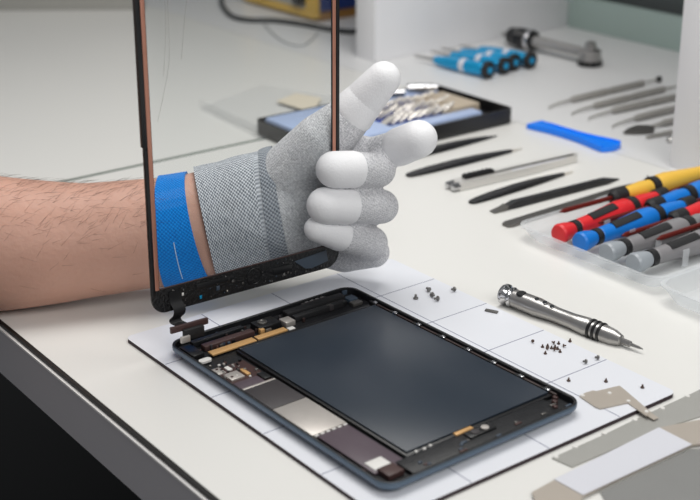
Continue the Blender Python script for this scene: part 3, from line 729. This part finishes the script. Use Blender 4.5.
for (x, y), lab in (((490, 74), 'bright blue small screwdriver with black cap, nearest the viewer of the four'), ((506, 69.5), 'bright blue small screwdriver, second nearest of the four with black caps'),
                    ((516, 66), 'bright blue small screwdriver, third from the viewer of the four with black caps'), ((532, 64), 'bright blue small screwdriver farthest right, its black cap apart from the others')):
    a = G(x, y, .006)
    if d0 is None: d0 = cyan_driver(a, G(420, 59, .004), lab); d = d0
    else: d = dup(d0, (a.x, a.y, .0098), (0, 0, d0.rotation_euler.z+random.uniform(-.06, .04)), lab)
    d.location.z = .0098; d.rotation_euler = (0, R(1.8), d.rotation_euler.z)

# ------------------------------------------------------------------ ratchet
a, b = G(590, 58, .008), G(509, 39, .008)
t, L = along(a, b, .0125, 'ratchet_driver', 'steel ratchet driver with black knurled chuck lying in the shelf bay', 'ratchet')
obj('head', MB().lathe([(-.012, .0085), (-.011, .0125), (-.006, .0130), (.000, .0115), (.004, .0120), (.006, .0085), (.0070, .0065), (.0125, .0060), (.0135, .0045)], 28, axis='Z'), [M['steel']], t)
obj('head_base', MB().lathe([(-.0122, .0120), (-.0118, .0138), (-.0065, .0138), (-.0060, .0120)], 28, axis='Z'), M['black'], t)
obj('handle', MB().lathe([(.009, .0050), (.014, .0056), (L*.45, .0058), (L*.66, .0066), (L*.70, .0072)], 24), M['steel'], t)
mb = MB(); mb.lathe([(L*.66, .0070), (L*.68, .0105), (L*.74, .0118), (L*.78, .0100), (L*.80, .0118), (L*.84, .0100), (L*.86, .0118), (L*.90, .0105), (L*.97, .0100), (L, .0070)], 28)
obj('chuck', mb, M['black'], t)
obj('chuck_ring', MB().lathe([(L*.70, .0110), (L*.71, .0121), (L*.735, .0121), (L*.745, .0110)], 28), M['chrome'], t)
obj('bit', MB().lathe([(L*.99, .0030), (L*1.07, .0030), (L*1.10, .0012)], 6), M['steel'], t)

# ------------------------------------------------------------------ dental picks
def pick(a, b, label, left='needle', ball=False):
    """a, b: ends of the thick handle"""
    t, L = along(a, b, .0036, 'dental_pick', label, 'dental pick', 'steel dental picks laid in a row')
    obj('handle', MB().lathe([(0, .0014), (.004, .0030), (L*.45, .0033), (L*.5, .0027), (L*.55, .0033), (L-.004, .0030), (L, .0014)], 16), M['pick_steel'], t)
    obj('needle', MB().tube([(.002, 0, 0), (-.020, 0, -.0010), (-.030, -.001, -.0020), (-.034, -.006, -.0024)], [.0014, .0010, .0007, .0003], 8), M['pick_steel'], t)
    if ball:
        o = obj('ball_tip', MB().lathe([(L+.018, .0004), (L+.0187, .0022), (L+.0205, .0032), (L+.0225, .0032), (L+.0243, .0022), (L+.025, .0004)], 16), M['black'], t)
        obj('shank', MB().tube([(L-.001, 0, 0), (L+.019, 0, 0)], .0011, 8), M['pick_steel'], t)
    else: obj('shank', MB().tube([(L-.002, 0, 0), (L+.020, 0, -.0006), (L+.032, .002, -.0012)], [.0014, .0010, .0005], 8), M['pick_steel'], t)
    return t
PK = [((570, 100.5), (645, 83), 'thin steel dental pick with black ball end, farthest of the row', True), ((593, 106.5), (666, 89), 'thin steel dental pick lying second farthest in the row', False),
      ((611, 111.5), (686, 95), 'thin steel dental pick in the middle of the row, reaching behind the shelf divider', False), ((634, 119), (708, 101), 'thin steel dental pick with its dark handle next to the spatula', False)]
for a, b, lab, ball in PK: pick(G(*a, .003), G(*b, .003), lab, ball=ball)
a, b = G(623, 135), G(651, 127, .002)
t, L = along(a, b, .0026, 'spatula', 'steel spatula with broad leaf shaped blade, nearest the shelf divider', 'dental pick')
obj('blade', MB().prism([(0, 0), (L*.35, -.0085), (L*.72, -.0125), (L*1.02, -.0040), (L*1.02, .0040), (L*.75, .0100), (L*.35, .0065)], -.0012, .0004), M['steel_dark'], t)
obj('handle', MB().tube([(L, 0, 0), (L*1.3, 0, .0006), (L*1.5, 0, .0009), (L*2.6, 0, .0010)], [.0012, .0016, .0030, .0030], 12), M['pick_steel'], t)
a, b = G(646, 139.5), G(690, 128, .002)
t, L = along(a, b, .0020, 'carving_knife', 'small dark pointed carving blade below the spatula by the shelf divider', 'knife')
obj('blade', MB().loft([[(L*x, -w, -.0012), (L*x, w, -.0012), (L*x, w, .0010), (L*x, -w, .0010)] for x, w in ((0, .0004), (.25, .0022), (1., .0034))]), M['pick_steel'], t)
obj('handle', MB().tube([(L, 0, .0008), (L*1.2, 0, .0010), (L*1.8, 0, .0010)], [.0015, .0026, .0026], 10), M['pick_steel'], t)
p = G(671, 142)
tag(obj('metal_button', MB().lathe([(.0002, .0040), (.0030, .0044), (.0046, .0030), (.0050, .0010)], 20, axis='Z'), M['steel'], loc=p), 'small round steel button partly hidden by the shelf divider', 'button')

# ------------------------------------------------------------------ bit case
CA0, CA1, CB0, CB1 = -.975, -.857, .622, .833
case = thing('bit_case', 'open black bit case with pale blue inserts, behind the gloved hand', 'tool case', BW(CA0, CB0), BT)
a_, b_ = CA1-CA0, CB1-CB0
mb = MB()
def rc(ins, z): return [(x, y, z) for x, y in rrect(ins, a_-ins, ins, b_-ins, max(.006-ins, .002), 5)]
mb.loft([rc(.002, .0003), rc(0, .002), rc(0, .0150), rc(.002, .0150), rc(.0025, .0050)], cap=True)
obj('case_shell', mb, M['black'], case)
obj('insert_bar', MB().box(a_-.026, a_-.010, .010, b_-.030, .005, .0150, 0, .002), M['case_insert'], case)
obj('insert_bar', MB().box(.006, .024, .020, b_-.012, .005, .0160, 0, .002), M['case_insert'], case)
obj('insert_block', MB().box(.006, a_-.008, .006, .080, .005, .0170, 0, .003), M['case_insert'], case)
hold = obj('bit_holder', MB().box(.034, a_-.030, .086, b_-.060, .005, .0120, 0, .001), M['case_blue'], case)
obj('card', MB().box(.030, a_-.034, b_-.056, b_-.012, .005, .0150, 0, .001), M['tan'], case)
bit0 = None
def bit_mesh(): return MB().lathe([(0, .0032), (.010, .0032), (.0115, .0019), (.015, .0019), (.017, .0008)], 6)
k = 0
for row, (ax, n) in enumerate(((.038, 9), (.060, 9), (.080, 8))):
    for i in range(n):
        x, y = ax+random.uniform(-.001, .001), .084+i*.0098
        p = BW(CA0+x, CB0+y, .0125)
        lab = ('silver screwdriver bit in the far row of the bit case', 'silver screwdriver bit in the middle row of the bit case', 'silver screwdriver bit in the near row of the bit case')[row]
        if bit0 is None: bit0 = obj('screwdriver_bit', bit_mesh(), M['bit_metal']); o = bit0
        else: o = bit0.copy(); C.objects.link(o)
        tag(o, lab, 'screwdriver bit', ('bits in the far row', 'bits in the middle row', 'bits in the near row')[row])
        o.location = p; o.rotation_euler = (0, R(-32)+random.uniform(-.12, .12), R(14)+random.uniform(-.2, .2))
# long sockets resting on the far insert
for i, (x, y) in enumerate(((.012, .128), (.016, .165))):
    o = tag(obj('socket', MB().lathe([(0, .0034), (.001, .0042), (.016, .0042), (.017, .0034), (.030, .0030)], 14), M['chrome'], loc=BW(CA0+x, CB0+y, .0204), rot=(0, 0, BT+R(60))),
            ('shiny socket on the far pale blue insert, left one', 'shiny socket on the far pale blue insert, right one')[i], 'socket')

# clear lid and leaflet behind the case
mb, c, _ = flat('l', [(200, 107), (262, 84), (338, 96), (300, 128), (262, 138)], .0003, .0030, None)
lid = thing('plastic_sheet', 'thin clear plastic sheet with a beige patch lying left of the bit case', 'sheet', c)
obj('film', mb, M['film'], lid)
e = [G(200, 107)-c, G(228, 121)-c, G(258, 134)-c]
obj('folded_edge', MB().ribbon([q+Vector((0, 0, .0050)) for q in e], (.0016, .002, 0), .006), M['film'], lid)
mb2, c2, _ = flat('p', [(276, 101), (296, 93), (322, 98), (312, 112)], .0031, .0036, None)
obj('beige_patch', mb2, M['beige_film'], lid, loc=c2-c)

# ------------------------------------------------------------------ instrument box and cables
bx = thing('instrument_box', 'blue box with yellow framed front standing at the back of the workbench', 'instrument', BW(-1.508, .9495, 0), BT)
bl, bd, bh = .170, .20, .11
obj('body', MB().box(0, bl, .004, bd, .012, bh, 0, .003), M['navy'], bx)
obj('base_strip', MB().box(.004, bl-.002, .008, bd-.004, .0003, .012, 0, .001), M['orange'], bx)
mb = MB(); f0 = rrect(0, bl, .004, bh, .004); f1 = rrect(.020, bl-.022, .013, bh-.018, .003)
mb.loft([[(x, 0, z) for x, z in f0], [(x, 0, z) for x, z in f1], [(x, .006, z) for x, z in f1], [(x, .006, z) for x, z in f0], [(x, 0, z) for x, z in f0]], cap=False)
obj('front_frame', mb, M['box_yellow'], bx)
obj('front_panel', MB().box(.018, bl-.020, .003, .008, .011, bh-.016), M['box_grey'], bx)
kn = obj('knob', MB().lathe([(0, .011), (.010, .0100), (.011, .008)], 20, axis='Z'), M['black'], bx); kn.location = (bl-.034, .003, .028); kn.rotation_euler = (R(90), 0, 0)
kn = obj('knob', MB().lathe([(0, .008), (.010, .0072), (.011, .006)], 20, axis='Z'), M['black'], bx); kn.location = (.060, .003, .028); kn.rotation_euler = (R(90), 0, 0)
cp = spline([G(222, -8, .0034), G(222, 4, .0034), G(232, 16, .0034), G(250, 20, .0034), G(275, 20.5, .0034), G(305, 24.5, .0034), G(335, 30, .0034), G(358, 31, .0034), G(380, 22, .0034)], 8)
tag(obj('cable', MB().tube(cp, .0032, 10), M['cable']), 'thick black cable curving across the bench in front of the blue box', 'cable')
cp = spline([G(264, 24, .001), G(273, 34, .001), G(284, 42, .001), G(300, 46, .001), G(309, 42, .001), G(318, 33, .001)], 8)
tag(obj('wire', MB().tube(cp, .0009, 8), M['cable_thin']), 'thin grey wire looped below the thick black cable', 'wire')

# ------------------------------------------------------------------ light
def area(name, loc, target, sx, sy, power, col=(1, 1, 1)):
    l = bpy.data.lights.new(name, 'AREA'); l.shape = 'RECTANGLE'; l.size = sx; l.size_y = sy; l.energy = power; l.color = col
    o = bpy.data.objects.new(name, l); C.objects.link(o); o.location = loc
    o.rotation_euler = (Vector(target)-Vector(loc)).to_track_quat('-Z', 'Y').to_euler(); return o
area('softbox', (.05, .93, .90), (.04, .88, 0), .65, .5, 6.6, (1, .985, .955))
area('front_fill', (.55, -.35, 1.05), (0, .85, .03), .8, .7, 10.5, (1, .985, .965))  # unseen fill light, added to brighten the glove and divider faces
w = bpy.data.worlds.new('world'); bpy.context.scene.world = w; w.use_nodes = True
bg = w.node_tree.nodes['Background']; bg.inputs[0].default_value = (.86, .89, .93, 1); bg.inputs[1].default_value = .24
sc_ = bpy.context.scene
sc_.view_settings.view_transform = 'Standard'; sc_.view_settings.exposure = 0.
